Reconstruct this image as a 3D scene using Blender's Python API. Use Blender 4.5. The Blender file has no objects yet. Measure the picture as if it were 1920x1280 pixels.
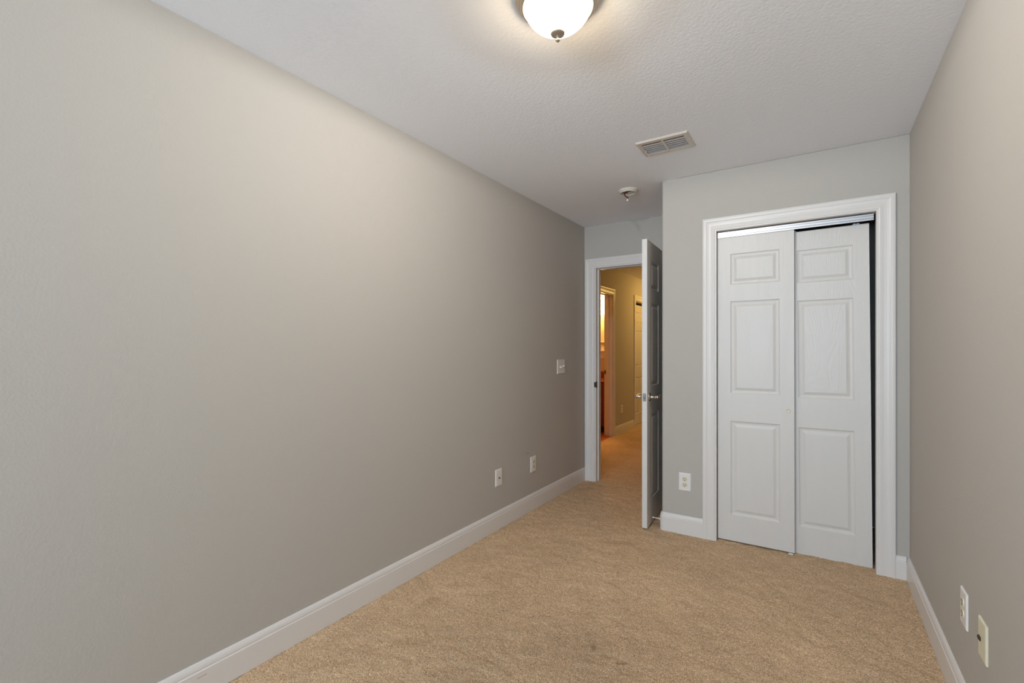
import bpy, bmesh, math, random
import numpy as np
from mathutils import Vector, Matrix
random.seed(7)
sc = bpy.context.scene
PI = math.pi

# ------------------------------------------------------------------ camera
F_PX, YAW, CV = 880.18, 0.57578, 654.75
cam_d = bpy.data.cameras.new('camera')
cam = bpy.data.objects.new('camera', cam_d)
sc.collection.objects.link(cam)
cam.location = (1.8845, 0.0, 1.2624)
cam.rotation_euler = (PI / 2, 0, YAW)
cam_d.sensor_fit = 'HORIZONTAL'
cam_d.sensor_width = 36.0
cam_d.lens = F_PX / 1920 * 36.0
cam_d.shift_y = (CV - 640.0) / 1920.0
cam_d.clip_start = 0.02
cam_d.clip_end = 100
sc.camera = cam

# ------------------------------------------------------------------ world, daylight, exposure
w = bpy.data.worlds.new('world')
sc.world = w
w.use_nodes = True
w.node_tree.nodes['Background'].inputs[0].default_value = (0.75, 0.87, 1.0, 1)
w.node_tree.nodes['Background'].inputs[1].default_value = 0.6
sc.view_settings.view_transform = 'Standard'
sc.view_settings.look = 'None'
sc.view_settings.gamma = 1
sc.view_settings.use_curve_mapping = False
sc.view_settings.exposure = 0.07
sc.cycles.max_bounces = 16
sc.cycles.diffuse_bounces = 10
sc.cycles.sample_clamp_indirect = 6

WY = -3.00                      # the wall behind the camera, with the window
WIN = (0.35, 1.95, 0.75, 2.15)  # window opening x0, x1, z0, z1


def area(name, loc, rot, sx, sy, power, col):
    l = bpy.data.lights.new(name, 'AREA')
    l.shape = 'RECTANGLE'
    l.size, l.size_y = sx, sy
    l.energy = power
    l.color = col
    o = bpy.data.objects.new(name, l)
    sc.collection.objects.link(o)
    o.location = loc
    o.rotation_euler = rot
    return o


WIN_POWER = 164
WIN_COL = (0.63, 0.82, 1.0)
area('window_daylight', ((WIN[0] + WIN[1]) / 2, WY - 0.32, (WIN[2] + WIN[3]) / 2),
     (math.radians(90 + 15), 0, 0), WIN[1] - WIN[0] - 0.1, WIN[3] - WIN[2] - 0.1, WIN_POWER, WIN_COL)
LAMP_EMIT = 19.0             # frosted glass bowl
LAMP_COL = (1.0, 0.78, 0.50, 1)
DOWN_POWER = 85.0            # bulb inside the fixture; the rim of the pan shades the ceiling
DOWN_COL = (1.0, 0.97, 0.93)
HALL_EMIT = 128.0
HALL_COL = (1.0, 0.60, 0.16, 1)
BATH_EMIT = 50.0
BATH_COL = (1.0, 0.52, 0.17, 1)

# ------------------------------------------------------------------ dimensions
H = 2.44
XR = 2.3102      # right wall
YC = 3.334       # closet wall
YB = 4.1904      # doorway wall
XJ = 0.9721      # corner where the closet sticks out
HX = -0.60       # hall wall
BBH = 0.1271


# ------------------------------------------------------------------ materials
def mat(name, col, rough=0.5, metal=0.0, spec=0.5, bump=None, vary=None, emit=None, wood=None):
    m = bpy.data.materials.new(name)
    m.use_nodes = True
    nt = m.node_tree
    b = nt.nodes['Principled BSDF']
    c = (*col, 1)
    b.inputs['Base Color'].default_value = c
    b.inputs['Roughness'].default_value = rough
    b.inputs['Metallic'].default_value = metal
    b.inputs['Specular IOR Level'].default_value = spec
    tc = nt.nodes.new('ShaderNodeTexCoord')
    if bump:
        last = None
        for (scale, strength, dist) in bump:
            n = nt.nodes.new('ShaderNodeTexNoise')
            n.inputs['Scale'].default_value = scale
            n.inputs['Detail'].default_value = 3
            nt.links.new(tc.outputs['Object'], n.inputs['Vector'])
            bp = nt.nodes.new('ShaderNodeBump')
            bp.inputs['Strength'].default_value = strength
            bp.inputs['Distance'].default_value = dist
            nt.links.new(n.outputs['Fac'], bp.inputs['Height'])
            if last:
                nt.links.new(last.outputs['Normal'], bp.inputs['Normal'])
            last = bp
        nt.links.new(last.outputs['Normal'], b.inputs['Normal'])
    if vary:
        # list of (scale, low factor, high factor, detail)
        cur = None
        for (scale, lo, hi, det) in vary:
            n = nt.nodes.new('ShaderNodeTexNoise')
            n.inputs['Scale'].default_value = scale
            n.inputs['Detail'].default_value = det
            nt.links.new(tc.outputs['Object'], n.inputs['Vector'])
            mr = nt.nodes.new('ShaderNodeMapRange')
            mr.inputs['From Min'].default_value = 0.3
            mr.inputs['From Max'].default_value = 0.7
            mr.inputs['To Min'].default_value = lo
            mr.inputs['To Max'].default_value = hi
            nt.links.new(n.outputs['Fac'], mr.inputs['Value'])
            if cur is None:
                cur = mr.outputs['Result']
            else:
                mu = nt.nodes.new('ShaderNodeMath')
                mu.operation = 'MULTIPLY'
                nt.links.new(cur, mu.inputs[0])
                nt.links.new(mr.outputs['Result'], mu.inputs[1])
                cur = mu.outputs[0]
        vm = nt.nodes.new('ShaderNodeVectorMath')
        vm.operation = 'SCALE'
        vm.inputs[0].default_value = col
        nt.links.new(cur, vm.inputs['Scale'])
        nt.links.new(vm.outputs[0], b.inputs['Base Color'])
    if emit:
        b.inputs['Emission Color'].default_value = emit[0]
        b.inputs['Emission Strength'].default_value = emit[1]
    return m


def grain(m, amount=0.25):
    """embossed wood grain running along z (moulded doors)"""
    nt = m.node_tree
    b = nt.nodes['Principled BSDF']
    tc = nt.nodes.new('ShaderNodeTexCoord')
    mp = nt.nodes.new('ShaderNodeMapping')
    mp.inputs['Scale'].default_value = (1, 1, 0.12)
    nt.links.new(tc.outputs['Object'], mp.inputs['Vector'])
    n = nt.nodes.new('ShaderNodeTexNoise')
    n.inputs['Scale'].default_value = 8
    n.inputs['Detail'].default_value = 1
    nt.links.new(mp.outputs[0], n.inputs['Vector'])
    wv = nt.nodes.new('ShaderNodeMath')
    wv.operation = 'MULTIPLY'
    wv.inputs[1].default_value = 190
    nt.links.new(n.outputs['Fac'], wv.inputs[0])
    sn = nt.nodes.new('ShaderNodeMath')
    sn.operation = 'SINE'
    nt.links.new(wv.outputs[0], sn.inputs[0])
    bp = nt.nodes.new('ShaderNodeBump')
    bp.inputs['Strength'].default_value = amount
    bp.inputs['Distance'].default_value = 0.0005
    nt.links.new(sn.outputs[0], bp.inputs['Height'])
    nt.links.new(bp.outputs['Normal'], b.inputs['Normal'])
    return m


STAINS = [(1.094, 1.851, 0.022, 0.012, 1.9, 0.55), (1.225, 1.824, 0.03, 0.010, 0.6, 0.5), (0.26, 1.75, 0.07, 0.03, 1.3, 0.25), (0.40, 1.45, 0.10, 0.03, 0.6, 0.22), (0.80, 2.95, 0.12, 0.05, 0.4, 0.2)]
M = {}
M['wall'] = mat('wall_paint', (0.457, 0.430, 0.393), 0.75, spec=0.25, bump=[(120, 0.45, 0.0024), (420, 0.2, 0.0008)])
M['bathwall'] = mat('bathroom_paint', (0.50, 0.38, 0.21), 0.7)
M['ceiling'] = mat('ceiling_paint', (0.87, 0.89, 0.94), 0.85, spec=0.2, bump=[(85, 0.5, 0.0022), (300, 0.2, 0.0008)])
M['trim'] = mat('trim_paint', (0.69, 0.662, 0.635), 0.35, spec=0.4)
M['door'] = grain(mat('door_paint', (0.645, 0.62, 0.59), 0.4, spec=0.4))
M['carpet'] = mat('carpet', (0.76, 0.54, 0.345), 1.0, spec=0.0,
                  bump=[(230, 1.0, 0.0045)],
                  vary=[(240, 0.42, 1.22, 2), (420, 0.78, 1.16, 1), (3.0, 0.90, 1.05, 5), (11, 0.95, 1.04, 3)])


def carpet_stains(m, spots):
    """small brown spills on the pile"""
    nt = m.node_tree
    b = nt.nodes['Principled BSDF']
    src = b.inputs['Base Color'].links[0].from_socket
    tc = nt.nodes.new('ShaderNodeTexCoord')
    nz = nt.nodes.new('ShaderNodeTexNoise')
    nz.inputs['Scale'].default_value = 60
    nt.links.new(tc.outputs['Object'], nz.inputs['Vector'])
    for (x, y, rx, ry, ang, dark) in spots:
        mp = nt.nodes.new('ShaderNodeMapping')
        mp.vector_type = 'TEXTURE'
        mp.inputs['Location'].default_value = (x, y, 0)
        mp.inputs['Rotation'].default_value = (0, 0, ang)
        mp.inputs['Scale'].default_value = (rx, ry, 1)
        nt.links.new(tc.outputs['Object'], mp.inputs['Vector'])
        ln = nt.nodes.new('ShaderNodeVectorMath')
        ln.operation = 'LENGTH'
        nt.links.new(mp.outputs[0], ln.inputs[0])
        ad = nt.nodes.new('ShaderNodeMath')
        ad.operation = 'ADD'
        nt.links.new(ln.outputs['Value'], ad.inputs[0])
        nt.links.new(nz.outputs['Fac'], ad.inputs[1])
        mr = nt.nodes.new('ShaderNodeMapRange')
        mr.interpolation_type = 'SMOOTHSTEP'
        mr.inputs['From Min'].default_value = 0.9
        mr.inputs['From Max'].default_value = 1.8
        mr.inputs['To Min'].default_value = dark
        mr.inputs['To Max'].default_value = 0.0
        nt.links.new(ad.outputs[0], mr.inputs['Value'])
        mx = nt.nodes.new('ShaderNodeMix')
        mx.data_type = 'RGBA'
        nt.links.new(mr.outputs['Result'], mx.inputs['Factor'])
        nt.links.new(src, mx.inputs[6])
        mx.inputs[7].default_value = (0.24, 0.14, 0.07, 1)
        src = mx.outputs[2]
    nt.links.new(src, b.inputs['Base Color'])


carpet_stains(M['carpet'], STAINS)
M['plate'] = mat('white_plastic', (0.74, 0.72, 0.69), 0.3)
M['almond'] = mat('almond_plastic', (0.66, 0.60, 0.44), 0.3)
M['ivory'] = mat('ivory_plastic', (0.70, 0.66, 0.50), 0.35)
M['slot'] = mat('dark_slot', (0.03, 0.022, 0.015), 0.6)
M['screw'] = mat('painted_screw', (0.62, 0.60, 0.56), 0.35, metal=0.3)
M['alu'] = mat('aluminium', (0.46, 0.455, 0.46), 0.42, metal=1.0)
M['nickel'] = mat('satin_nickel', (0.80, 0.72, 0.63), 0.36, metal=1.0)
M['pan'] = mat('nickel_pan', (0.50, 0.42, 0.33), 0.32, metal=1.0)
M['chrome'] = mat('lever_metal', (0.66, 0.60, 0.54), 0.18, metal=1.0)
M['finial'] = mat('finial_nickel', (0.50, 0.43, 0.36), 0.5, metal=1.0)
M['latch'] = mat('latch_metal', (0.22, 0.20, 0.18), 0.4, metal=0.9)
M['bronze'] = mat('dark_strike', (0.10, 0.08, 0.06), 0.4, metal=0.9)
M['ventp'] = mat('vent_enamel', (0.62, 0.57, 0.52), 0.4)
M['slat'] = mat('vent_slat', (0.45, 0.46, 0.48), 0.45)
M['duct'] = mat('duct_lining', (0.035, 0.04, 0.05), 0.6)
M['detector'] = mat('detector_plastic', (0.66, 0.62, 0.54), 0.45)
M['detin'] = mat('detector_inside', (0.62, 0.62, 0.62), 0.5)
M['black'] = mat('black_wire', (0.01, 0.01, 0.012), 0.5)
M['red'] = mat('red_wire', (0.22, 0.012, 0.012), 0.5)
M['wood'] = mat('cherry_wood', (0.17, 0.022, 0.014), 0.3, vary=[(14, 0.8, 1.15, 4)])
M['counter'] = mat('dark_red_counter', (0.20, 0.03, 0.02), 0.2)
M['counteredge'] = mat('counter_edge', (0.65, 0.30, 0.15), 0.3)
M['toekick'] = mat('toe_kick', (0.012, 0.006, 0.006), 0.7)
M['tile'] = mat('red_tile', (0.42, 0.10, 0.04), 0.35, vary=[(7, 0.85, 1.1, 3)])


def lit_glass(name, col, strength, through):
    m = bpy.data.materials.new(name)
    m.use_nodes = True
    nt = m.node_tree
    nt.nodes.remove(nt.nodes['Principled BSDF'])
    em = nt.nodes.new('ShaderNodeEmission')
    em.inputs[0].default_value = col
    em.inputs[1].default_value = strength
    tr = nt.nodes.new('ShaderNodeBsdfTransparent')
    mx = nt.nodes.new('ShaderNodeMixShader')
    mx.inputs[0].default_value = 1 - through
    nt.links.new(tr.outputs[0], mx.inputs[1])
    nt.links.new(em.outputs[0], mx.inputs[2])
    nt.links.new(mx.outputs[0], nt.nodes['Material Output'].inputs[0])
    return m


M['glow'] = lit_glass('lit_glass', LAMP_COL, LAMP_EMIT * 2, 0.5)
M['glowhall'] = lit_glass('lit_glass_hall', HALL_COL, HALL_EMIT, 0.0)
M['glowbath'] = lit_glass('lit_glass_bath', BATH_COL, BATH_EMIT, 0.0)
M['rubber'] = mat('white_rubber', (0.75, 0.72, 0.68), 0.6)
M['scratch'] = mat('scraped_wood', (0.42, 0.24, 0.13), 0.8)
M['darkmark'] = mat('dark_hole', (0.02, 0.015, 0.01), 0.9)
# window glass: see-through with a faint reflection
g = bpy.data.materials.new('window_glass')
g.use_nodes = True
nt = g.node_tree
nt.nodes.remove(nt.nodes['Principled BSDF'])
tr = nt.nodes.new('ShaderNodeBsdfTransparent')
gl = nt.nodes.new('ShaderNodeBsdfGlossy')
gl.inputs['Roughness'].default_value = 0.02
mx = nt.nodes.new('ShaderNodeMixShader')
mx.inputs[0].default_value = 0.06
nt.links.new(tr.outputs[0], mx.inputs[1])
nt.links.new(gl.outputs[0], mx.inputs[2])
nt.links.new(mx.outputs[0], nt.nodes['Material Output'].inputs[0])
M['glass'] = g


# ------------------------------------------------------------------ helpers
def link(name, bm, m, parent=None, smooth=False, loc=None):
    me = bpy.data.meshes.new(name)
    bmesh.ops.recalc_face_normals(bm, faces=bm.faces)
    bm.to_mesh(me)
    bm.free()
    for mm in (m if isinstance(m, (list, tuple)) else [m]):
        me.materials.append(M[mm])
    if smooth:
        for p in me.polygons:
            p.use_smooth = True
    o = bpy.data.objects.new(name, me)
    sc.collection.objects.link(o)
    if parent is not None:
        o.parent = parent
    if loc is not None:
        o.location = loc
    return o


def structure(o, label=None):
    o['kind'] = 'structure'
    if label:
        o['label'] = label
    return o


def thing(name, label, cat, loc=(0, 0, 0), rotz=0.0, group=None, rot=None):
    o = bpy.data.objects.new(name, None)
    o.empty_display_size = 0.05
    sc.collection.objects.link(o)
    o.location = loc
    o.rotation_euler = rot if rot else (0, 0, rotz)
    o['label'] = label
    o['category'] = cat
    if group:
        o['group'] = group
    return o


def box(bm, x0, x1, y0, y1, z0, z1, bev=0.0, seg=2, mi=0):
    vs = [bm.verts.new((x, y, z)) for x in (x0, x1) for y in (y0, y1) for z in (z0, z1)]
    idx = [(0, 1, 3, 2), (4, 6, 7, 5), (0, 4, 5, 1), (2, 3, 7, 6), (0, 2, 6, 4), (1, 5, 7, 3)]
    fs = [bm.faces.new([vs[i] for i in f]) for f in idx]
    for f in fs:
        f.material_index = mi
    if bev:
        es = {e for f in fs for e in f.edges}
        r = bmesh.ops.bevel(bm, geom=list(es), offset=bev, segments=seg, affect='EDGES', profile=0.5)
        for f in r['faces']:
            f.material_index = mi
    return vs


def lathe(bm, prof, seg=48, mat4=None, cap=True):
    """prof: list of (r, z)"""
    rings = []
    for r, z in prof:
        if r < 1e-6:
            rings.append([bm.verts.new((0, 0, z))])
        else:
            rings.append([bm.verts.new((r * math.cos(2 * PI * k / seg), r * math.sin(2 * PI * k / seg), z)) for k in range(seg)])
    for a, b in zip(rings, rings[1:]):
        for k in range(seg):
            k2 = (k + 1) % seg
            if len(a) == 1 and len(b) == 1:
                continue
            if len(a) == 1:
                bm.faces.new((a[0], b[k], b[k2]))
            elif len(b) == 1:
                bm.faces.new((a[k], b[0], a[k2]))
            else:
                bm.faces.new((a[k], b[k], b[k2], a[k2]))
    vs = [v for r in rings for v in r]
    if mat4 is not None:
        bmesh.ops.transform(bm, matrix=mat4, verts=vs)
    return vs


def tube(bm, pts, r, seg=10):
    pts = [Vector(p) for p in pts]
    rr = r if isinstance(r, (list, tuple)) else [r] * len(pts)
    rings = []
    up = Vector((0.3, 0.2, 1)).normalized()
    for i, p in enumerate(pts):
        d = (pts[min(i + 1, len(pts) - 1)] - pts[max(i - 1, 0)]).normalized()
        a = d.cross(up)
        if a.length < 0.05:
            a = d.cross(Vector((1, 0, 0)))
        a.normalize()
        b = d.cross(a).normalized()
        rings.append([bm.verts.new(p + (a * math.cos(2 * PI * k / seg) + b * math.sin(2 * PI * k / seg)) * rr[i]) for k in range(seg)])
    for A, B in zip(rings, rings[1:]):
        for k in range(seg):
            bm.faces.new((A[k], A[(k + 1) % seg], B[(k + 1) % seg], B[k]))
    bm.faces.new(rings[0])
    bm.faces.new(list(reversed(rings[-1])))


def catmull(pts, n=6):
    pts = [Vector(p) for p in pts]
    P = [pts[0]] + pts + [pts[-1]]
    out = []
    for i in range(1, len(P) - 2):
        for k in range(n):
            t = k / n
            a, b, c, d = P[i - 1], P[i], P[i + 1], P[i + 2]
            out.append(0.5 * ((2 * b) + (-a + c) * t + (2 * a - 5 * b + 4 * c - d) * t * t + (-a + 3 * b - 3 * c + d) * t ** 3))
    out.append(pts[-1])
    return out


def prism(bm, poly, z0, z1):
    lo = [bm.verts.new((x, y, z0)) for x, y in poly]
    hi = [bm.verts.new((x, y, z1)) for x, y in poly]
    n = len(poly)
    for i in range(n):
        bm.faces.new((lo[i], lo[(i + 1) % n], hi[(i + 1) % n], hi[i]))
    bm.faces.new(list(reversed(lo)))
    bm.faces.new(hi)


def sweep(bm, path, prof, closed_ends=True):
    """horizontal sweep with mitred corners. path: list of (x, y); prof: (offset to the left of travel, z)"""
    n = len(path)
    P = [Vector(p) for p in path]
    rows = []
    for i in range(n):
        if i == 0:
            d = (P[1] - P[0]).normalized()
            nrm = Vector((-d.y, d.x)); k = 1
        elif i == n - 1:
            d = (P[-1] - P[-2]).normalized()
            nrm = Vector((-d.y, d.x)); k = 1
        else:
            d1 = (P[i] - P[i - 1]).normalized(); d2 = (P[i + 1] - P[i]).normalized()
            n1 = Vector((-d1.y, d1.x)); n2 = Vector((-d2.y, d2.x))
            nrm = (n1 + n2).normalized()
            k = 1 / max(0.3, nrm.dot(n1))
        rows.append([bm.verts.new((P[i].x + nrm.x * o * k, P[i].y + nrm.y * o * k, z)) for o, z in prof])
    m = len(prof)
    for A, B in zip(rows, rows[1:]):
        for j in range(m):
            bm.faces.new((A[j], A[(j + 1) % m], B[(j + 1) % m], B[j]))
    bm.faces.new(rows[0])
    bm.faces.new(list(reversed(rows[-1])))


BBP = [(0, 0), (0.0145, 0), (0.0145, 0.0965), (0.0125, 0.0985), (0.0120, 0.1025), (0.0125, 0.106), (0.0105, 0.115),
       (0.0075, 0.122), (0.005, 0.1262), (0.0, 0.1271)]


def casing(bm, a0, a1, ht, w_, to3, z0=0.0):
    """door casing; a0,a1 = inner edges, ht = inner top, w_ = width, to3(a, t, z) -> point, t = thickness out of the wall"""
    k = w_ / 0.085
    prof = [(0, 0), (0, 0.0075), (0.002, 0.0095), (0.008, 0.0098), (0.010, 0.0120), (0.016, 0.0135), (0.024, 0.0128),
            (0.034, 0.0118), (0.046, 0.0122), (0.056, 0.0140), (0.062, 0.0160), (0.064, 0.0172), (0.072, 0.0178), (0.081, 0.0172),
            (0.085, 0.0150), (0.085, 0.0)]
    rows = []
    for q in range(4):
        row = []
        for wv, t in prof:
            wv *= k
            a, z = [(a0 - wv, z0), (a0 - wv, ht + wv), (a1 + wv, ht + wv), (a1 + wv, z0)][q]
            row.append(bm.verts.new(to3(a, t, z)))
        rows.append(row)
    m = len(prof)
    for A, B in zip(rows, rows[1:]):
        for j in range(m):
            bm.faces.new((A[j], A[(j + 1) % m], B[(j + 1) % m], B[j]))
    bm.faces.new(rows[0])
    bm.faces.new(list(reversed(rows[-1])))


def panel_door(bm, width, height, thick, panels, z0=0.0, both=True):
    """moulded panel door: front at y=0, back at y=thick, x 0..width. panels: (x0,x1,z0,z1)"""
    xs = sorted({0.0, width} | {p[0] for p in panels} | {p[1] for p in panels})
    zs = sorted({z0, z0 + height} | {p[2] for p in panels} | {p[3] for p in panels})
    prof = [(0.0, 0.0), (0.0025, 0.0035), (0.008, 0.0062), (0.016, 0.0072), (0.019, 0.0072), (0.024, 0.0060), (0.036, 0.0012), (0.039, 0.0008)]

    def side(yf, s):
        V = {}

        def v(x, y, z):
            k = (round(x, 5), round(y, 5), round(z, 5))
            if k not in V:
                V[k] = bm.verts.new((x, y, z))
            return V[k]
        for i in range(len(xs) - 1):
            for j in range(len(zs) - 1):
                xa, xb, za, zb = xs[i], xs[i + 1], zs[j], zs[j + 1]
                ispan = any(abs(p[0] - xa) < 1e-6 and abs(p[1] - xb) < 1e-6 and abs(p[2] - za) < 1e-6 and abs(p[3] - zb) < 1e-6 for p in panels)
                if not ispan:
                    bm.faces.new([v(xa, yf, za), v(xb, yf, za), v(xb, yf, zb), v(xa, yf, zb)])
                else:
                    prev = None
                    for ins, dep in prof:
                        ring = [v(xa + ins, yf + s * dep, za + ins), v(xb - ins, yf + s * dep, za + ins),
                                v(xb - ins, yf + s * dep, zb - ins), v(xa + ins, yf + s * dep, zb - ins)]
                        if prev:
                            for q in range(4):
                                bm.faces.new([prev[q], prev[(q + 1) % 4], ring[(q + 1) % 4], ring[q]])
                        prev = ring
                    bm.faces.new(prev)
        return V
    A = side(0.0, 1)
    B = side(thick, -1) if both else None
    # edges of the slab
    bm.verts.ensure_lookup_table()

    def edge_strip(pts, yb):
        for (p, q) in zip(pts, pts[1:]):
            a = A[(round(p[0], 5), 0.0, round(p[1], 5))]; b = A[(round(q[0], 5), 0.0, round(q[1], 5))]
            c = B[(round(q[0], 5), round(thick, 5), round(q[1], 5))]; d = B[(round(p[0], 5), round(thick, 5), round(p[1], 5))]
            bm.faces.new([a, b, c, d])
    for x in (0.0, width):
        edge_strip([(x, z) for z in zs], thick)
    for z in (z0, z0 + height):
        edge_strip([(x, z) for x in xs], thick)


def plan_panels(z0, cols):
    rows = [(1.686, 1.888), (0.976, 1.577), (0.181, 0.794)]
    return [(a, b, r0, r1) for a, b in cols for r0, r1 in rows]


# ================================================================== the room shell
# floor: carpet with real tufted relief in the bedroom, plain beyond
def carpet_grid(name, x0, x1, y0, y1, step, amp, seed):
    nx = int((x1 - x0) / step) + 1
    ny = int((y1 - y0) / step) + 1
    rng = np.random.default_rng(seed)
    X, Y = np.meshgrid(np.linspace(x0, x1, nx), np.linspace(y0, y1, ny))
    Z = rng.normal(0, 1, X.shape)
    Z = (Z + np.roll(Z, 1, 0) * 0.5 + np.roll(Z, 1, 1) * 0.5) / 1.22
    Zl = rng.normal(0, 1, X.shape)
    for k in range(2):
        for ax in (0, 1):
            Zl = sum(np.roll(Zl, s, ax) for s in range(-4, 5)) / 3.0
    Z = amp * (0.8 * Z + 0.5 * np.clip(Zl, -3, 3))
    X = X + rng.uniform(-0.3, 0.3, X.shape) * step
    Y = Y + rng.uniform(-0.3, 0.3, X.shape) * step
    X[:, 0], X[:, -1], Y[0, :], Y[-1, :] = x0, x1, y0, y1
    co = np.stack([X, Y, np.minimum(Z, 2.2 * amp)], -1).reshape(-1, 3).astype(np.float32)
    idx = np.arange(nx * ny).reshape(ny, nx)
    q = np.stack([idx[:-1, :-1], idx[:-1, 1:], idx[1:, 1:], idx[1:, :-1]], -1).reshape(-1, 4)
    me = bpy.data.meshes.new(name)
    me.vertices.add(len(co))
    me.vertices.foreach_set('co', co.ravel())
    me.loops.add(q.size)
    me.loops.foreach_set('vertex_index', q.ravel().astype(np.int32))
    me.polygons.add(len(q))
    me.polygons.foreach_set('loop_start', np.arange(0, q.size, 4, dtype=np.int32))
    me.polygons.foreach_set('use_smooth', np.ones(len(q), dtype=bool))
    me.update()
    me.validate()
    me.materials.append(M['carpet'])
    o = bpy.data.objects.new(name, me)
    sc.collection.objects.link(o)
    return o


structure(carpet_grid('floor', 0.0, XR, 0.4, YB, 0.0052, 0.0011, 3), 'beige cut pile carpet of the bedroom')
structure(carpet_grid('floor_hall', HX, 1.0, YB, 10.2, 0.010, 0.0011, 5), 'beige carpet of the hallway beyond the open door')
bm = bmesh.new(); box(bm, 0, XR, WY, 0.4, -0.03, 0.0)
structure(link('floor_near', bm, 'carpet'), 'carpet behind the camera')
bm = bmesh.new(); box(bm, -2.7, HX - 0.0, 4.9, 7.2, -0.03, 0.002)
structure(link('floor_bathroom', bm, 'tile'), 'red brown floor of the bathroom off the hall')

# ceiling, with a hole for the air vent
VX0, VX1, VY0, VY1 = 1.010, 1.302, 2.630, 2.850
hx0, hx1, hy0, hy1 = 1.030, 1.282, 2.668, 2.828


def slab_with_hole(bm, X, Y, hole, z0, z1):
    xs = [X[0], hole[0], hole[1], X[1]]
    ys = [Y[0], hole[2], hole[3], Y[1]]
    for i in range(3):
        for j in range(3):
            if i == 1 and j == 1:
                continue
            box(bm, xs[i], xs[i + 1], ys[j], ys[j + 1], z0, z1)


bm = bmesh.new(); slab_with_hole(bm, (-0.0, XR), (WY, YB), (hx0, hx1, hy0, hy1), H, H + 0.012)
bmesh.ops.remove_doubles(bm, verts=bm.verts, dist=1e-5)
structure(link('ceiling', bm, 'ceiling'), 'white textured ceiling of the bedroom')
bm = bmesh.new(); box(bm, HX, 1.1, YB + 0.12, 10.3, H, H + 0.05); box(bm, -2.75, HX - 0.12, 4.8, 7.3, H, H + 0.05)
structure(link('ceiling_hall', bm, 'ceiling'), 'ceiling of the hallway and bathroom')
bm = bmesh.new(); box(bm, XJ + 0.1, XR, YC, YB, H - 0.001, H + 0.04)
structure(link('ceiling_closet', bm, 'wall'))

# left wall
bm = bmesh.new(); box(bm, -0.12, 0, WY - 0.12, YB, 0, H)
structure(link('wall_left', bm, 'wall'), 'long blank grey wall on the left')
# right wall
bm = bmesh.new(); box(bm, XR, XR + 0.12, WY - 0.12, YB + 0.12, 0, H)
structure(link('wall_right', bm, 'wall'), 'grey wall on the right')
# wall behind the camera with the window opening
bm = bmesh.new()
x0, x1, z0, z1 = WIN
box(bm, 0, x0, WY - 0.12, WY, 0, H)
box(bm, x1, XR, WY - 0.12, WY, 0, H)
box(bm, x0, x1, WY - 0.12, WY, 0, z0)
box(bm, x0, x1, WY - 0.12, WY, z1, H)
bmesh.ops.remove_doubles(bm, verts=bm.verts, dist=1e-5)
structure(link('wall_front', bm, 'wall'), 'grey window wall behind the camera')
bm = bmesh.new()
yy0, yy1 = WY - 0.09, WY - 0.04
for a, b, c, d in ((x0, x0 + 0.05, z0, z1), (x1 - 0.05, x1, z0, z1), (x0 + 0.05, x1 - 0.05, z0, z0 + 0.05), (x0 + 0.05, x1 - 0.05, z1 - 0.05, z1),
                   (x0 + 0.05, x1 - 0.05, (z0 + z1) / 2 - 0.02, (z0 + z1) / 2 + 0.02)):
    box(bm, a, b, yy0, yy1, c, d)
win = structure(link('window_1', bm, 'trim'), 'white sash window behind the camera')
bm = bmesh.new(); box(bm, x0 + 0.05, x1 - 0.05, WY - 0.068, WY - 0.064, z0 + 0.05, z1 - 0.05)
link('pane', bm, 'glass', win)
bm = bmesh.new(); box(bm, x0 - 0.06, x1 + 0.06, WY - 0.04, WY + 0.05, z0 - 0.025, z0)
link('window_sill', bm, 'trim', win)

# closet wall (front) with rounded outside corner, and its side return
OX0, OX1, OZ = 1.311, 2.185, 2.058      # rough opening
WT = 0.115
r = 0.016
cor = [(XJ + r - r * math.cos(a), YC + r - r * math.sin(a)) for a in [PI / 2 * k / 6 for k in range(7)]]
bm = bmesh.new()
prism(bm, [(XJ, YB)] + cor + [(OX0, YC), (OX0, YC + WT), (XJ + WT, YC + WT), (XJ + WT, YB)], 0, H)
box(bm, OX1, XR, YC, YC + WT, 0, H)
box(bm, OX0, OX1, YC, YC + WT, OZ, H)
structure(link('wall_closet', bm, 'wall'), 'grey wall around the closet with a rounded outside corner')

# doorway wall
DX0, DX1 = 0.118, 0.868     # finished opening between the jamb faces
DJ = 0.016
bm = bmesh.new()
box(bm, HX - 0.12, DX0 - DJ, YB, YB + 0.12, 0, H)
box(bm, DX1 + DJ, XR, YB, YB + 0.12, 0, H)
box(bm, DX0 - DJ, DX1 + DJ, YB, YB + 0.12, 2.058, H)
structure(link('wall_back', bm, 'wall'), 'grey wall with the doorway to the hall')

# hall walls
BY0, BY1 = 5.70, 6.49        # bathroom doorway along y
CY0, CY1 = 7.545, 9.05       # hall closet opening along y
HZ = 2.045
bm = bmesh.new()
for a, b in ((YB + 0.12, BY0 - 0.016), (BY1 + 0.016, CY0), (CY1, 10.3)):
    box(bm, HX - 0.12, HX, a, b, 0, H)
box(bm, HX - 0.12, HX, BY0 - 0.016, BY1 + 0.016, HZ + 0.016, H)
box(bm, HX - 0.12, HX, CY0, CY1, HZ, H)
structure(link('wall_hall_left', bm, 'wall'), 'hallway wall seen through the open door')
bm = bmesh.new(); box(bm, 1.0, 1.1, YB + 0.12, 10.3, 0, H); box(bm, HX, 1.0, 10.2, 10.3, 0, H)
structure(link('wall_hall_right', bm, 'wall'))
for nm, bb in (('wall_bathroom_back', (-2.75, HX - 0.12, 7.2, 7.3)), ('wall_bathroom_front', (-2.75, HX - 0.12, 4.8, 4.9)), ('wall_bathroom_left', (-2.85, -2.75, 4.8, 7.3))):
    bm = bmesh.new(); box(bm, *bb, 0, H)
    structure(link(nm, bm, 'bathwall'))
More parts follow.
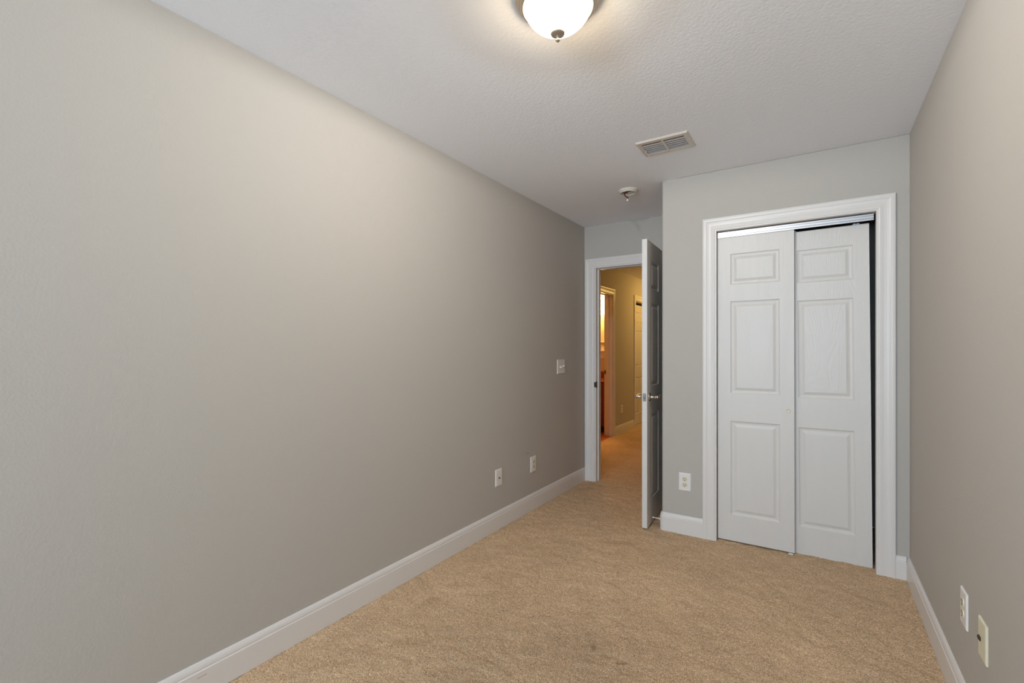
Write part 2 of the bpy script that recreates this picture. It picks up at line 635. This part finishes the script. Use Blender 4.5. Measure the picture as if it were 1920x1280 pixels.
bm = bmesh.new()   # shallow box behind the hall closet doors
box(bm, -1.30, -1.22, CY0 - 0.1, CY1 + 0.1, 0, H); box(bm, -1.22, HX - 0.12, CY0 - 0.1, CY0, 0, H)
box(bm, -1.22, HX - 0.12, CY1, CY1 + 0.1, 0, H); box(bm, -1.22, HX - 0.12, CY0, CY1, H, H + 0.05); box(bm, -1.22, HX, CY0, CY1, -0.05, -0.001)
structure(link('wall_hall_closet', bm, 'wall'))

bm = bmesh.new()
box(bm, XJ + WT, XR, YC + WT, YB, -0.03, 0.001 - 0.004)
structure(link('floor_closet', bm, 'carpet'))

# baseboards
bm = bmesh.new(); sweep(bm, [(0, YB), (0, WY)], BBP)
bl = structure(link('baseboard_left', bm, 'trim'), 'white baseboard along the left wall')
bm = bmesh.new()
box(bm, 0.0142, 0.0148, 0.800, 0.832, 0.0765, 0.0782)
link('scratch', bm, 'scratch', bl)['label'] = 'short brown scratch'
bm = bmesh.new(); sweep(bm, [(XR, WY), (XR, YC)], BBP)
structure(link('baseboard_right', bm, 'trim'), 'white baseboard along the right wall')
bm = bmesh.new(); sweep(bm, [(XR - 0.0146, YC), (2.2502, YC)], BBP)
structure(link('baseboard_closet_right', bm, 'trim'), 'short white baseboard between closet casing and right wall')
bm = bmesh.new()
cr = [(XJ + r - r * math.cos(a), YC + r - r * math.sin(a)) for a in [PI / 2 * (1 - k / 6) for k in range(7)]]
sweep(bm, [(1.2456, YC)] + cr + [(XJ, YB - 0.019)], BBP)
structure(link('baseboard_closet_left', bm, 'trim'), 'white baseboard wrapping the rounded closet corner')
bm = bmesh.new(); sweep(bm, [(HX, 7.435), (HX, 6.585)], BBP)
structure(link('baseboard_hall', bm, 'trim'), 'baseboard of the hallway wall')
bm = bmesh.new(); sweep(bm, [(HX, 5.6), (HX, YB + 0.12)], BBP)
structure(link('baseboard_hall_near', bm, 'trim'))

# trims: casings and jambs
bm = bmesh.new()
casing(bm, 1.3306, 2.1652, 2.0417, 0.085, lambda a, t, z: (a, YC - t, z))
ct = structure(link('trim_1', bm, 'trim'), 'white moulded casing around the closet doors')
bm = bmesh.new()
JD = YC + 0.062
box(bm, OX0, 1.3285, YC - 0.001, JD, 0, OZ)
box(bm, 2.1662, OX1, YC - 0.001, JD, 0, OZ)
box(bm, 1.3285, 2.1662, YC - 0.001, JD, 2.0400, OZ)
link('jamb', bm, 'trim', ct)

bm = bmesh.new()
casing(bm, 0.104, DX1 + 0.012, 2.034, 0.093, lambda a, t, z: (a, YB - t, z))
# the right leg is cut where it meets the closet return
for v in bm.verts:
    if v.co.x > XJ - 0.002:
        v.co.x = XJ - 0.002
t2 = structure(link('trim_2', bm, 'trim'), 'white casing around the open bedroom doorway')
bm = bmesh.new()
box(bm, DX0 - DJ, DX0, YB - 0.001, YB + 0.121, 0, 2.058)
box(bm, DX1, DX1 + DJ, YB - 0.001, YB + 0.121, 0, 2.058)
box(bm, DX0, DX1, YB - 0.001, YB + 0.121, 2.040, 2.058)
box(bm, DX0, DX0 + 0.012, YB + 0.042, YB + 0.076, 0, 2.028, 0.002)
box(bm, DX1 - 0.012, DX1, YB + 0.042, YB + 0.076, 0, 2.028, 0.002)
box(bm, DX0, DX1, YB + 0.042, YB + 0.076, 2.028, 2.040, 0.002)
jb = link('jamb', bm, 'trim', t2)
bm = bmesh.new()
box(bm, DX0 - 0.0005, DX0 + 0.0016, YB - 0.0035, YB + 0.030, 0.895, 0.957, 0.001)
box(bm, DX0 - 0.0135, DX0 + 0.001, YB - 0.0125, YB - 0.001, 0.903, 0.950, 0.001)
link('strike_plate', bm, 'bronze', jb)
bm = bmesh.new()
casing(bm, 0.104, DX1 + 0.012, 2.034, 0.085, lambda a, t, z: (a, YB + 0.12 + t, z))
structure(link('trim_3', bm, 'trim'))

bm = bmesh.new()
casing(bm, BY0 - 0.006, BY1 + 0.008, HZ + 0.004, 0.085, lambda a, t, z: (HX + t, a, z))
t4 = structure(link('trim_4', bm, 'trim'), 'casing of the lit bathroom doorway across the hall')
bm = bmesh.new()
box(bm, HX - 0.121, HX + 0.001, BY1, BY1 + 0.016, 0, HZ + 0.016)
box(bm, HX - 0.121, HX + 0.001, BY0 - 0.016, BY0, 0, HZ + 0.016)
box(bm, HX - 0.121, HX + 0.001, BY0, BY1, HZ, HZ + 0.016)
box(bm, HX - 0.085, HX - 0.045, BY1 - 0.012, BY1, 0, HZ - 0.012, 0.002)
box(bm, HX - 0.085, HX - 0.045, BY0, BY0 + 0.012, 0, HZ - 0.012, 0.002)
box(bm, HX - 0.085, HX - 0.045, BY0, BY1, HZ - 0.012, HZ, 0.002)
jb = link('jamb', bm, 'trim', t4)
bm = bmesh.new(); box(bm, HX - 0.118, HX - 0.096, BY1 - 0.0018, BY1, 0.900, 0.960, 0.0008)
link('strike_plate', bm, 'bronze', jb)
bm = bmesh.new()
casing(bm, CY0 - 0.012, CY1 + 0.012, HZ + 0.012, 0.085, lambda a, t, z: (HX + t, a, z))
t5 = structure(link('trim_5', bm, 'trim'), 'casing of the hall closet')
# hall closet doors
t = plan_panels(0, [(0.075, 0.355), (0.405, 0.68)])
dm = bmesh.new()
panel_door(dm, 0.76, 2.000, 0.034, t, z0=0.006)
d5 = structure(link('door_4', dm, 'door'), 'white panelled hall closet door beyond the open door')
d5.location = (HX - 0.050, CY0 + 0.01 + 0.075 + 0.01, 0)
d5.rotation_euler = (0, 0, PI / 2)
d5.location = (HX - 0.052, CY0 + 0.004, 0)
d6 = bpy.data.objects.new('door_5', d5.data); sc.collection.objects.link(d6)
d6['kind'] = 'structure'
d6.location = (HX - 0.092, CY0 + 0.742, 0); d6.rotation_euler = (0, 0, PI / 2)

# ================================================================== closet sliding doors
cols = [(0.078, 0.3595)]
bm = bmesh.new()
panel_door(bm, 0.437, 1.994, 0.033, plan_panels(0, cols), z0=0.010)
for v in bm.verts:
    v.co.x -= 0.2185; v.co.z -= 1.0
dA = structure(link('door_2', bm, 'door'), 'front sliding closet door, left of the pair, with a round finger pull')
dA.location = (1.5505, YC + 0.031, 1.0)
dA.rotation_euler = (0, -0.0016, 0)
dB = bpy.data.objects.new('door_3', dA.data.copy()); sc.collection.objects.link(dB)
dB['kind'] = 'structure'; dB['label'] = 'rear sliding closet door, right of the pair, hanging slightly crooked'
dB.location = (1.9285, YC + 0.071, 0.9875)
dB.rotation_euler = (0, -0.0085, 0)
# finger pull on the left door
bm = bmesh.new()
mt = Matrix.Translation((0, 0, 0)) @ Matrix.Rotation(PI / 2, 4, 'X')
lathe(bm, [(0.0, 0.0), (0.0125, 0.0), (0.0130, 0.0022), (0.0108, 0.0030), (0.0098, 0.0012), (0.0, 0.0006)], 32, mt)
pl = link('finger_pull', bm, 'ivory', dA, smooth=True)
pl.location = (0.187, 0.0, 0.883 - 1.0)
pl['label'] = 'small round cream finger pull'
# roller hangers
for par, xs_ in ((dA, (-0.16, 0.16)), (dB, (-0.16, 0.158))):
    for x in xs_:
        bm = bmesh.new()
        box(bm, x - 0.017, x + 0.017, 0.008, 0.020, 1.0045 - 0.006, 1.0085 + 0.004, 0.001)
        box(bm, x - 0.014, x - 0.004, 0.002, 0.008, 1.0045, 1.0135, 0.0008)
        box(bm, x + 0.004, x + 0.014, 0.002, 0.008, 1.0045, 1.0135, 0.0008)
        link('roller_hanger', bm, 'alu', par)
# bottom guide
gd = thing('door_guide', 'small pale floor guide under the edge of the front sliding closet door', 'door guide', (1.752, YC + 0.050, 0.0))
bm = bmesh.new()
box(bm, -0.013, 0.011, -0.030, -0.0215, -0.0005, 0.0085, 0.001)
link('bracket', bm, 'plate', gd)
bm = bmesh.new()
box(bm, -0.010, 0.010, -0.0215, 0.018, -0.0005, 0.0035, 0.0005)
link('base_plate', bm, 'alu', gd)

# track
tk = thing('closet_track', 'shiny aluminium sliding door track under the top of the closet opening', 'door track', (1.3305, YC + 0.024, 2.0))
bm = bmesh.new()
L = 0.826
prof = [(0.0, 0.034), (-0.000, 0.0335), (0.0, 0.026), (0.0022, 0.025), (0.0022, 0.023), (-0.001, 0.0215), (-0.001, 0.0105), (0.002, 0.009), (0.002, 0.0070),
        (-0.0005, 0.0055), (-0.0005, -0.0015), (0.0015, -0.002), (0.0045, -0.001), (0.0045, 0.031), (0.0045, 0.034)]
ra = [bm.verts.new((0, y, z)) for y, z in prof]
rb = [bm.verts.new((L, y, z)) for y, z in prof]
n = len(prof)
for i in range(n):
    bm.faces.new((ra[i], ra[(i + 1) % n], rb[(i + 1) % n], rb[i]))
bm.faces.new(ra); bm.faces.new(list(reversed(rb)))
link('fascia', bm, 'alu', tk)
bm = bmesh.new()
box(bm, 0, L, 0.0045, 0.078, 0.030, 0.034)
box(bm, 0, L, 0.041, 0.0425, 0.006, 0.030)
link('channel', bm, 'alu', tk)

# ================================================================== bedroom door, open
DW = 0.905
rows = [(1.699, 1.900), (1.000, 1.600), (0.190, 0.800)]
pan = [(a, b, r0, r1) for a, b in ((0.118, 0.342), (0.563, 0.787)) for r0, r1 in rows]
bm = bmesh.new()
panel_door(bm, DW, 2.022, 0.035, pan, z0=0.012)
# local x runs from the latch edge to the hinge, front (y=0) is the side facing the closet
door = structure(link('door_1', bm, 'door'), 'open white six panel bedroom door seen nearly edge on')
ang = math.radians(92.9)
door.location = (0.891, 3.262, 0)
door.rotation_euler = (0, 0, ang)


def lever(side):
    """side=-1: towards the closet (local -y), +1: other side"""
    y0 = 0.0 if side < 0 else 0.035
    s = side
    bm = bmesh.new()
    rot = Matrix.Rotation(PI / 2 if s < 0 else -PI / 2, 4, 'X')
    lathe(bm, [(0, 0), (0.031, 0.0), (0.0315, 0.003), (0.029, 0.007), (0.017, 0.0095), (0.0125, 0.012), (0.0115, 0.018), (0.0108, 0.030),
               (0.0118, 0.040), (0.0135, 0.0435), (0.0142, 0.046), (0.0125, 0.049), (0.010, 0.050), (0, 0.0505)], 32,
          Matrix.Translation((0.062, y0, 0.925)) @ rot)
    o = link('rosette', bm, 'chrome', door, smooth=True)
    bm = bmesh.new()
    yy = y0 + s * 0.052
    pts = catmull([(0.058, yy, 0.925), (0.070, yy + s * 0.004, 0.926), (0.100, yy + s * 0.006, 0.929), (0.135, yy + s * 0.003, 0.931), (0.160, yy - s * 0.002, 0.928), (0.168, yy - s * 0.004, 0.927)], 5)
    k = len(pts)
    tube(bm, pts, [0.012 - 0.005 * i / k for i in range(k)], 14)
    link('lever_handle', bm, 'chrome', door, smooth=True)


lever(-1)
lever(1)
bm = bmesh.new(); box(bm, -0.0012, 0.001, 0.006, 0.029, 0.898, 0.954, 0.0008)
lp = link('latch_plate', bm, 'latch', door)
bm = bmesh.new(); box(bm, -0.010, 0.0, 0.012, 0.023, 0.917, 0.935, 0.002)
link('latch_bolt', bm, 'latch', lp)
for z in (0.25, 1.02, 1.80):
    bm = bmesh.new()
    lathe(bm, [(0, -0.05), (0.007, -0.05), (0.007, 0.05), (0, 0.05)], 16, Matrix.Translation((DW + 0.004, -0.006, z)))
    link('hinge', bm, 'nickel', door, smooth=False)

# door stop on the baseboard
ds = thing('door_stop', 'thin rod door stop reaching from the closet corner baseboard to the open door', 'door stop', (XJ - 0.0145, YC + 0.020, 0.066))
bm = bmesh.new()
lathe(bm, [(0, 0), (0.010, 0), (0.010, 0.003), (0.0045, 0.007), (0.0038, 0.012), (0.0038, 0.048), (0, 0.048)], 20, Matrix.Rotation(-PI / 2, 4, 'Y') @ Matrix.Rotation(0.0, 4, 'X'))
link('rod', bm, 'rubber', ds, smooth=True)
bm = bmesh.new()
lathe(bm, [(0, 0.046), (0.0055, 0.046), (0.0062, 0.050), (0.0055, 0.0560), (0, 0.0575)], 20, Matrix.Rotation(-PI / 2, 4, 'Y'))
link('bumper', bm, 'rubber', ds, smooth=True)


# ================================================================== wall plates
def wall_frame(o, side):
    """local x runs along the wall to the right when looking at it, local -y out of the wall"""
    o.rotation_euler = (0, 0, {'left': PI / 2, 'right': -PI / 2, 'closet': 0, 'hall': PI / 2}[side])


def plate(t, wd, ht, m='plate', gangs=1):
    bm = bmesh.new()
    a, b = wd / 2, ht / 2
    ins = 0.0065
    rings = []
    for i, y in ((0, 0.0), (0.0, -0.0025), (0.0022, -0.0052), (ins, -0.0062)):
        rings.append([bm.verts.new((sx * (a - i), y, sz * (b - i))) for sx, sz in ((-1, -1), (1, -1), (1, 1), (-1, 1))])
    for A, B in zip(rings, rings[1:]):
        for q in range(4):
            bm.faces.new((A[q], A[(q + 1) % 4], B[(q + 1) % 4], B[q]))
    bm.faces.new(rings[-1])
    bm.faces.new(list(reversed(rings[0])))
    return link('cover_plate', bm, m, t)


def screw(t, x, z, parent=None, m='screw'):
    bm = bmesh.new()
    lathe(bm, [(0, 0), (0.0033, 0), (0.0030, 0.0010), (0, 0.0014)], 14, Matrix.Translation((x, -0.006, z)) @ Matrix.Rotation(PI / 2, 4, 'X'))
    link('screw', bm, m, parent or t, smooth=False)


def outlet(label, loc, side, group=None):
    t = thing('wall_outlet', label, 'wall outlet', loc, group=group)
    wall_frame(t, side)
    plate(t, 0.080, 0.122)
    for s in (-1, 1):
        bm = bmesh.new()
        zc = s * 0.0195
        # rounded receptacle face with flattened top and bottom
        pts = []
        for k in range(32):
            a = 2 * PI * k / 32
            pts.append((0.0172 * math.cos(a), max(-0.0138, min(0.0138, 0.0172 * math.sin(a)))))
        lo = [bm.verts.new((x, -0.0055, zc + z)) for x, z in pts]
        hi = [bm.verts.new((x * 0.97, -0.0085, zc + z * 0.97)) for x, z in pts]
        for k in range(32):
            bm.faces.new((lo[k], lo[(k + 1) % 32], hi[(k + 1) % 32], hi[k]))
        bm.faces.new(hi); bm.faces.new(list(reversed(lo)))
        rc = link('receptacle', bm, 'almond', t)
        rc['label'] = 'almond coloured receptacle'
        bm = bmesh.new()
        box(bm, -0.0078, -0.0052, -0.0092, -0.008, zc + 0.0008, zc + 0.0090)
        box(bm, 0.0052, 0.0078, -0.0092, -0.008, zc + 0.0008, zc + 0.0078)
        lathe(bm, [(0, 0), (0.0030, 0), (0.0030, 0.0012), (0, 0.0012)], 14, Matrix.Translation((0, -0.008, zc - 0.0075)) @ Matrix.Rotation(PI / 2, 4, 'X'))
        link('slots', bm, 'slot', rc)
    screw(t, 0, 0)
    return t


outlet('white wall outlet left of the closet casing, facing the room', (1.129, YC, 0.358), 'closet')
outlet('white wall outlet low on the left wall, nearer the open doorway', (0, 3.208, 0.3555), 'left')
outlet('white wall outlet low on the right wall', (XR, 2.190, 0.378), 'right')
outlet('small wall outlet in the hallway seen through the doorway', (HX, 6.880, 0.358), 'hall')

t = thing('cable_plate', 'white cable plate low on the left wall, further from the doorway', 'wall plate', (0, 2.727, 0.359))
wall_frame(t, 'left')
plate(t, 0.079, 0.118)
bm = bmesh.new()
lathe(bm, [(0, 0), (0.0055, 0), (0.0055, 0.002), (0.0042, 0.002), (0.0042, 0.009), (0.0030, 0.009), (0.0030, 0.004), (0, 0.004)], 18,
      Matrix.Translation((0, -0.006, -0.002)) @ Matrix.Rotation(PI / 2, 4, 'X'))
cx = link('coax_connector', bm, 'bronze', t)
screw(t, 0, 0.042); screw(t, 0, -0.042)

t = thing('phone_plate', 'yellowed ivory jack plate low on the right wall, nearest the camera', 'wall plate', (XR, 1.972, 0.380))
wall_frame(t, 'right')
plate(t, 0.080, 0.118, 'ivory')
bm = bmesh.new()
box(bm, -0.028, -0.006, -0.0098, -0.005, -0.008, 0.004, 0.002)
jk = link('jack_surround', bm, 'slot', t)
bm = bmesh.new()
box(bm, -0.025, -0.009, -0.0115, -0.0095, -0.004, 0.001, 0.0006)
link('jack', bm, 'bronze', jk)

t = thing('light_switch', 'white two toggle light switch on the left wall beside the doorway', 'light switch', (0, 3.690, 1.111))
wall_frame(t, 'left')
plate(t, 0.142, 0.124)
for i, (x, up) in enumerate(((-0.026, -1), (0.026, 1))):
    bm = bmesh.new()
    a = math.radians(28) * up
    vs = box(bm, -0.005, 0.005, -0.020, 0.0, -0.0058, 0.0058)
    for v in list(bm.verts):
        if v.co.y < -0.01:
            v.co.x *= 0.8; v.co.z = v.co.z * 0.75 + up * 0.0085
    bmesh.ops.bevel(bm, geom=list(bm.edges), offset=0.0012, segments=2, affect='EDGES')
    bmesh.ops.translate(bm, verts=bm.verts, vec=(x, -0.005, 0.0))
    link('toggle', bm, 'plate', t)
    screw(t, x, 0.030); screw(t, x, -0.030)

# small screw hole above the left wall outlet: a thin disc coloured dark
bm = bmesh.new()
lathe(bm, [(0, 0.0), (0.0042, 0.0), (0.0036, 0.0014), (0, 0.0004)], 12, Matrix.Rotation(PI / 2, 4, 'Y'))
o = link('screw_hole_disc', bm, 'darkmark')
o.location = (0, 3.128, 0.456)
o['label'] = 'tiny dark disc standing for a screw hole in the left wall above the outlet'
o['category'] = 'screw hole'


# ================================================================== ceiling fixtures
def ceiling_light(label, loc, glow, cat='ceiling light'):
    t = thing('ceiling_light', label, cat, loc)
    bm = bmesh.new()
    lathe(bm, [(r_ * 0.93, z_) for r_, z_ in [(0, 0.0), (0.153, 0.0), (0.1545, -0.003), (0.1535, -0.009), (0.149, -0.013), (0.146, -0.014), (0.1445, -0.018), (0.141, -0.024),
               (0.1365, -0.0265), (0.135, -0.028), (0.1335, -0.034), (0.129, -0.0375), (0.124, -0.038), (0.1225, -0.034), (0.121, -0.012), (0, -0.010)]], 96)
    link('pan', bm, 'pan', t, smooth=True)['label'] = 'brushed nickel pan'
    bm = bmesh.new()
    RS = 0.1223
    prof = []
    for k in range(17):
        rr = 0.1138 * math.sin(PI / 2 * (1 - k / 16))
        prof.append((rr, -0.115 + RS - math.sqrt(RS * RS - rr * rr)))
    lathe(bm, prof, 96)
    link('glass_bowl', bm, glow, t, smooth=True)
    bm = bmesh.new()
    zb = -0.121
    fp = [(0, 0.006), (0.019, 0.004), (0.0205, 0.001), (0.0195, -0.003), (0.013, -0.006), (0.0085, -0.0085), (0.0048, -0.011),
          (0.0038, -0.014), (0.0050, -0.0165), (0.0062, -0.020), (0.0060, -0.0235), (0.0040, -0.0265), (0, -0.0275)]
    lathe(bm, [(r_ * 1.18, zb + z_) for r_, z_ in fp], 40)
    link('finial', bm, 'finial', t, smooth=True)
    return t


fx = ceiling_light('lit round ceiling light with a frosted glass bowl and nickel rim', (1.157, 1.402, H), 'glow')
l = bpy.data.lights.new('bulb_light', 'POINT')
l.energy = DOWN_POWER
l.color = DOWN_COL
l.shadow_soft_size = 0.012
o = bpy.data.objects.new('bulb_light', l)
sc.collection.objects.link(o)
o.parent = fx
o.location = (0, 0, -0.0415)
ceiling_light('lit ceiling light further down the hallway', (0.25, 7.9, H), 'glowhall')

# smoke detector base
t = thing('smoke_detector', 'round smoke detector base with a loose wire hanging, on the ceiling near the doorway', 'smoke detector', (0.714, 3.388, H))
bm = bmesh.new()
lathe(bm, [(0.069, 0), (0.0705, -0.003), (0.0705, -0.008), (0.068, -0.0105), (0.063, -0.0115), (0.061, -0.017), (0.057, -0.0215), (0.053, -0.022), (0.051, -0.018), (0.051, -0.004), (0, -0.003)], 64)
link('mounting_ring', bm, 'detector', t, smooth=True)
bm = bmesh.new()
lathe(bm, [(0, -0.004), (0.044, -0.004), (0.046, -0.010), (0.043, -0.015), (0.030, -0.0165), (0.026, -0.012), (0, -0.011)], 48, Matrix.Translation((0.008, -0.004, 0)))
link('base_plate', bm, 'detin', t, smooth=True)
bm = bmesh.new()
box(bm, -0.034, -0.004, -0.024, 0.002, -0.0170, -0.010, 0.001)
box(bm, 0.004, 0.026, -0.036, -0.018, -0.0175, -0.010, 0.001)
link('junction_opening', bm, 'black', t)['label'] = 'dark opening'
bm = bmesh.new()
tube(bm, catmull([(-0.014, -0.010, -0.012), (-0.020, -0.018, -0.022), (-0.024, -0.020, -0.034), (-0.014, -0.020, -0.048), (0.000, -0.020, -0.062), (0.003, -0.020, -0.070)], 5), 0.0026, 8)
link('black_wire', bm, 'black', t, smooth=True)
bm = bmesh.new()
tube(bm, catmull([(0.002, -0.012, -0.012), (-0.012, -0.020, -0.024), (-0.019, -0.022, -0.036), (-0.010, -0.022, -0.047), (0.004, -0.022, -0.060), (0.006, -0.021, -0.071)], 5), 0.0026, 8)
link('red_wire', bm, 'red', t, smooth=True)
bm = bmesh.new()
box(bm, -0.0055, 0.0065, -0.0055, 0.0055, -0.016, 0.0, 0.001)
pc = link('wire_connector', bm, 'detector', t)
pc.location = (0.003, -0.021, -0.070); pc.rotation_euler = (0, 0.35, 0.2)

# air vent
t = thing('ceiling_vent', 'white metal air vent with two banks of slats in the ceiling', 'air vent', ((VX0 + VX1) / 2, (VY0 + VY1) / 2, H))
wx, wy = (VX1 - VX0) / 2, (VY1 - VY0) / 2
ox = [(-0.117, -0.0065), (0.0065, 0.117)]
oy = (-0.074, 0.074)
bm = bmesh.new()
xs = [-wx, ox[0][0], ox[0][1], ox[1][0], ox[1][1], wx]
ys = [-wy, oy[0], oy[1], wy]


def zf(x, y):
    return -0.0015 if (abs(abs(x) - wx) < 1e-6 or abs(abs(y) - wy) < 1e-6) else -0.0085


# stepped frame: bevelled rim then flat face with two openings
ins = 0.008
X2 = [-wx, -wx + ins, ox[0][0], ox[0][1], ox[1][0], ox[1][1], wx - ins, wx]
Y2 = [-wy, -wy + ins, oy[0], oy[1], wy - ins, wy]
V = {}
for layer in (0, 1):
    for i, x in enumerate(X2):
        for j, y in enumerate(Y2):
            rim = i in (0, 7) or j in (0, 5)
            z = (-0.0012 if rim else -0.0082) if layer == 0 else (0.0 if rim else -0.0045)
            V[(layer, i, j)] = bm.verts.new((x, y, z))
holes = {(2, 2), (4, 2)}
for i in range(7):
    for j in range(5):
        if (i, j) in holes:
            for (p, q) in (((i, j), (i + 1, j)), ((i + 1, j), (i + 1, j + 1)), ((i + 1, j + 1), (i, j + 1)), ((i, j + 1), (i, j))):
                bm.faces.new((V[(0,) + p], V[(0,) + q], V[(1,) + q], V[(1,) + p]))
            continue
        for layer in (0, 1):
            f = [V[(layer, i, j)], V[(layer, i + 1, j)], V[(layer, i + 1, j + 1)], V[(layer, i, j + 1)]]
            bm.faces.new(f if layer else list(reversed(f)))
for (a, b) in [((i, 0), (i + 1, 0)) for i in range(7)] + [((i, 5), (i + 1, 5)) for i in range(7)] + [((0, j), (0, j + 1)) for j in range(5)] + [((7, j), (7, j + 1)) for j in range(5)]:
    bm.faces.new((V[(0,) + a], V[(0,) + b], V[(1,) + b], V[(1,) + a]))
link('frame', bm, 'ventp', t)
for bank in range(2):
    for k in range(5):
        bm = bmesh.new()
        yc = oy[0] + 0.029 + k * 0.0262
        # curved slat, tilted
        rws = []
        for s in range(5):
            u = s / 4
            yy = yc - 0.005 + 0.010 * u
            zz = -0.0015 - 0.0055 * u ** 0.8
            rws.append((yy, zz))
        a = [bm.verts.new((ox[bank][0] - 0.002, y, z)) for y, z in rws]
        b = [bm.verts.new((ox[bank][1] + 0.002, y, z)) for y, z in rws]
        a2 = [bm.verts.new((ox[bank][0] - 0.002, y + 0.0010, z + 0.0008)) for y, z in rws]
        b2 = [bm.verts.new((ox[bank][1] + 0.002, y + 0.0010, z + 0.0008)) for y, z in rws]
        for s in range(4):
            bm.faces.new((a[s], a[s + 1], b[s + 1], b[s])); bm.faces.new((a2[s], b2[s], b2[s + 1], a2[s + 1]))
        for P, Q in ((0, 0), (4, 4)):
            bm.faces.new((a[P], b[P], b2[P], a2[P]))
        bm.faces.new(a + list(reversed(a2))); bm.faces.new(b + list(reversed(b2)))
        link('slat', bm, 'ventp' if k == 0 else 'slat', t)
bm = bmesh.new()
box(bm, -0.1285, 0.1285, 0.0745, 0.0760, 0.002, 0.16); box(bm, -0.1285, 0.1285, -0.0760, -0.0745, 0.002, 0.16)
box(bm, -0.1285, -0.1270, -0.0745, 0.0745, 0.002, 0.16); box(bm, 0.1270, 0.1285, -0.0745, 0.0745, 0.002, 0.16)
box(bm, -0.1285, 0.1285, -0.0760, 0.0760, 0.16, 0.162)
link('duct', bm, 'duct', t)
bm = bmesh.new()
tube(bm, catmull([(-0.118, 0.018, -0.006), (-0.122, 0.030, -0.014), (-0.121, 0.048, -0.016), (-0.115, 0.060, -0.012), (-0.113, 0.072, -0.018), (-0.112, 0.088, -0.020)], 4), 0.0028, 8)
link('damper_lever', bm, 'ventp', t, smooth=True)
for x in (-wx + 0.013, wx - 0.013):
    bm = bmesh.new()
    lathe(bm, [(0, -0.0102), (0.003, -0.0098), (0.0042, -0.0078), (0, -0.0078)], 14, Matrix.Translation((x, -0.004, 0)))
    link('screw', bm, 'screw', t)

# ================================================================== bathroom beyond the hall
t = thing('vanity_cabinet', 'dark red wooden bathroom vanity seen through both doorways', 'vanity cabinet', (-1.555, 7.199, 0))
bm = bmesh.new()
box(bm, -0.80, 0.826, -0.56, 0.0, 0.105, 0.765, 0.002)
link('body', bm, 'wood', t)
bm = bmesh.new(); box(bm, -0.80, 0.826, -0.49, 0.0, 0.002, 0.105)
link('toe_kick', bm, 'toekick', t)
for k in range(4):
    bm = bmesh.new()
    a = -0.79 + k * 0.405
    box(bm, a, a + 0.39, -0.578, -0.561, 0.13, 0.60, 0.003)
    box(bm, a + 0.06, a + 0.33, -0.583, -0.577, 0.20, 0.53, 0.004)
    dd = link('cabinet_door', bm, 'wood', t)
    bm = bmesh.new()
    lathe(bm, [(0, 0.0), (0.006, 0.0), (0.006, 0.012), (0.013, 0.018), (0.013, 0.024), (0, 0.027)], 16, Matrix.Translation((a + (0.36 if k % 2 == 0 else 0.03), -0.578, 0.56)) @ Matrix.Rotation(PI / 2, 4, 'X'))
    link('knob', bm, 'nickel', dd, smooth=True)
    bm = bmesh.new()
    box(bm, a, a + 0.39, -0.578, -0.561, 0.625, 0.75, 0.003)
    link('drawer', bm, 'wood', t)
bm = bmesh.new(); box(bm, -0.815, 0.826, -0.600, 0.0, 0.7655, 0.800, 0.004)
ctop = link('countertop', bm, 'counter', t)
bm = bmesh.new(); box(bm, -0.815, 0.826, -0.604, -0.6005, 0.784, 0.794, 0.001)
link('edge_strip', bm, 'counteredge', ctop)
bm = bmesh.new(); box(bm, -0.815, 0.826, -0.018, 0.0, 0.801, 0.905, 0.002)
link('backsplash', bm, 'counter', t)

t = thing('wall_shelf', 'pale ledge on the bathroom wall above the vanity', 'shelf', (-1.3, 7.199, 1.12))
bm = bmesh.new(); box(bm, -0.5, 0.55, -0.018, 0.0, 0.0, 0.11, 0.002)
link('apron', bm, 'trim', t)
bm = bmesh.new(); box(bm, -0.52, 0.56, -0.070, 0.0, 0.1105, 0.128, 0.003)
link('ledge', bm, 'trim', t)
bm = bmesh.new(); box(bm, -0.5, 0.55, -0.020, 0.0, 0.255, 0.270, 0.003)
link('rail', bm, 'trim', t)

t = thing('vanity_light', 'brightly lit glass vanity light high on the bathroom wall', 'wall light', (-1.09, 7.199, 1.99))
bm = bmesh.new(); box(bm, -0.30, 0.30, -0.035, 0.0, -0.055, 0.055, 0.006)
link('back_bar', bm, 'nickel', t)
for x in (-0.20, 0.055):
    bm = bmesh.new()
    lathe(bm, [(0, 0.165), (0.085, 0.163), (0.092, 0.15), (0.098, 0.0), (0.092, -0.15), (0.085, -0.163), (0, -0.165)], 32, Matrix.Translation((x, -0.135, 0)))
    link('glass_shade', bm, 'glowbath', t, smooth=True)
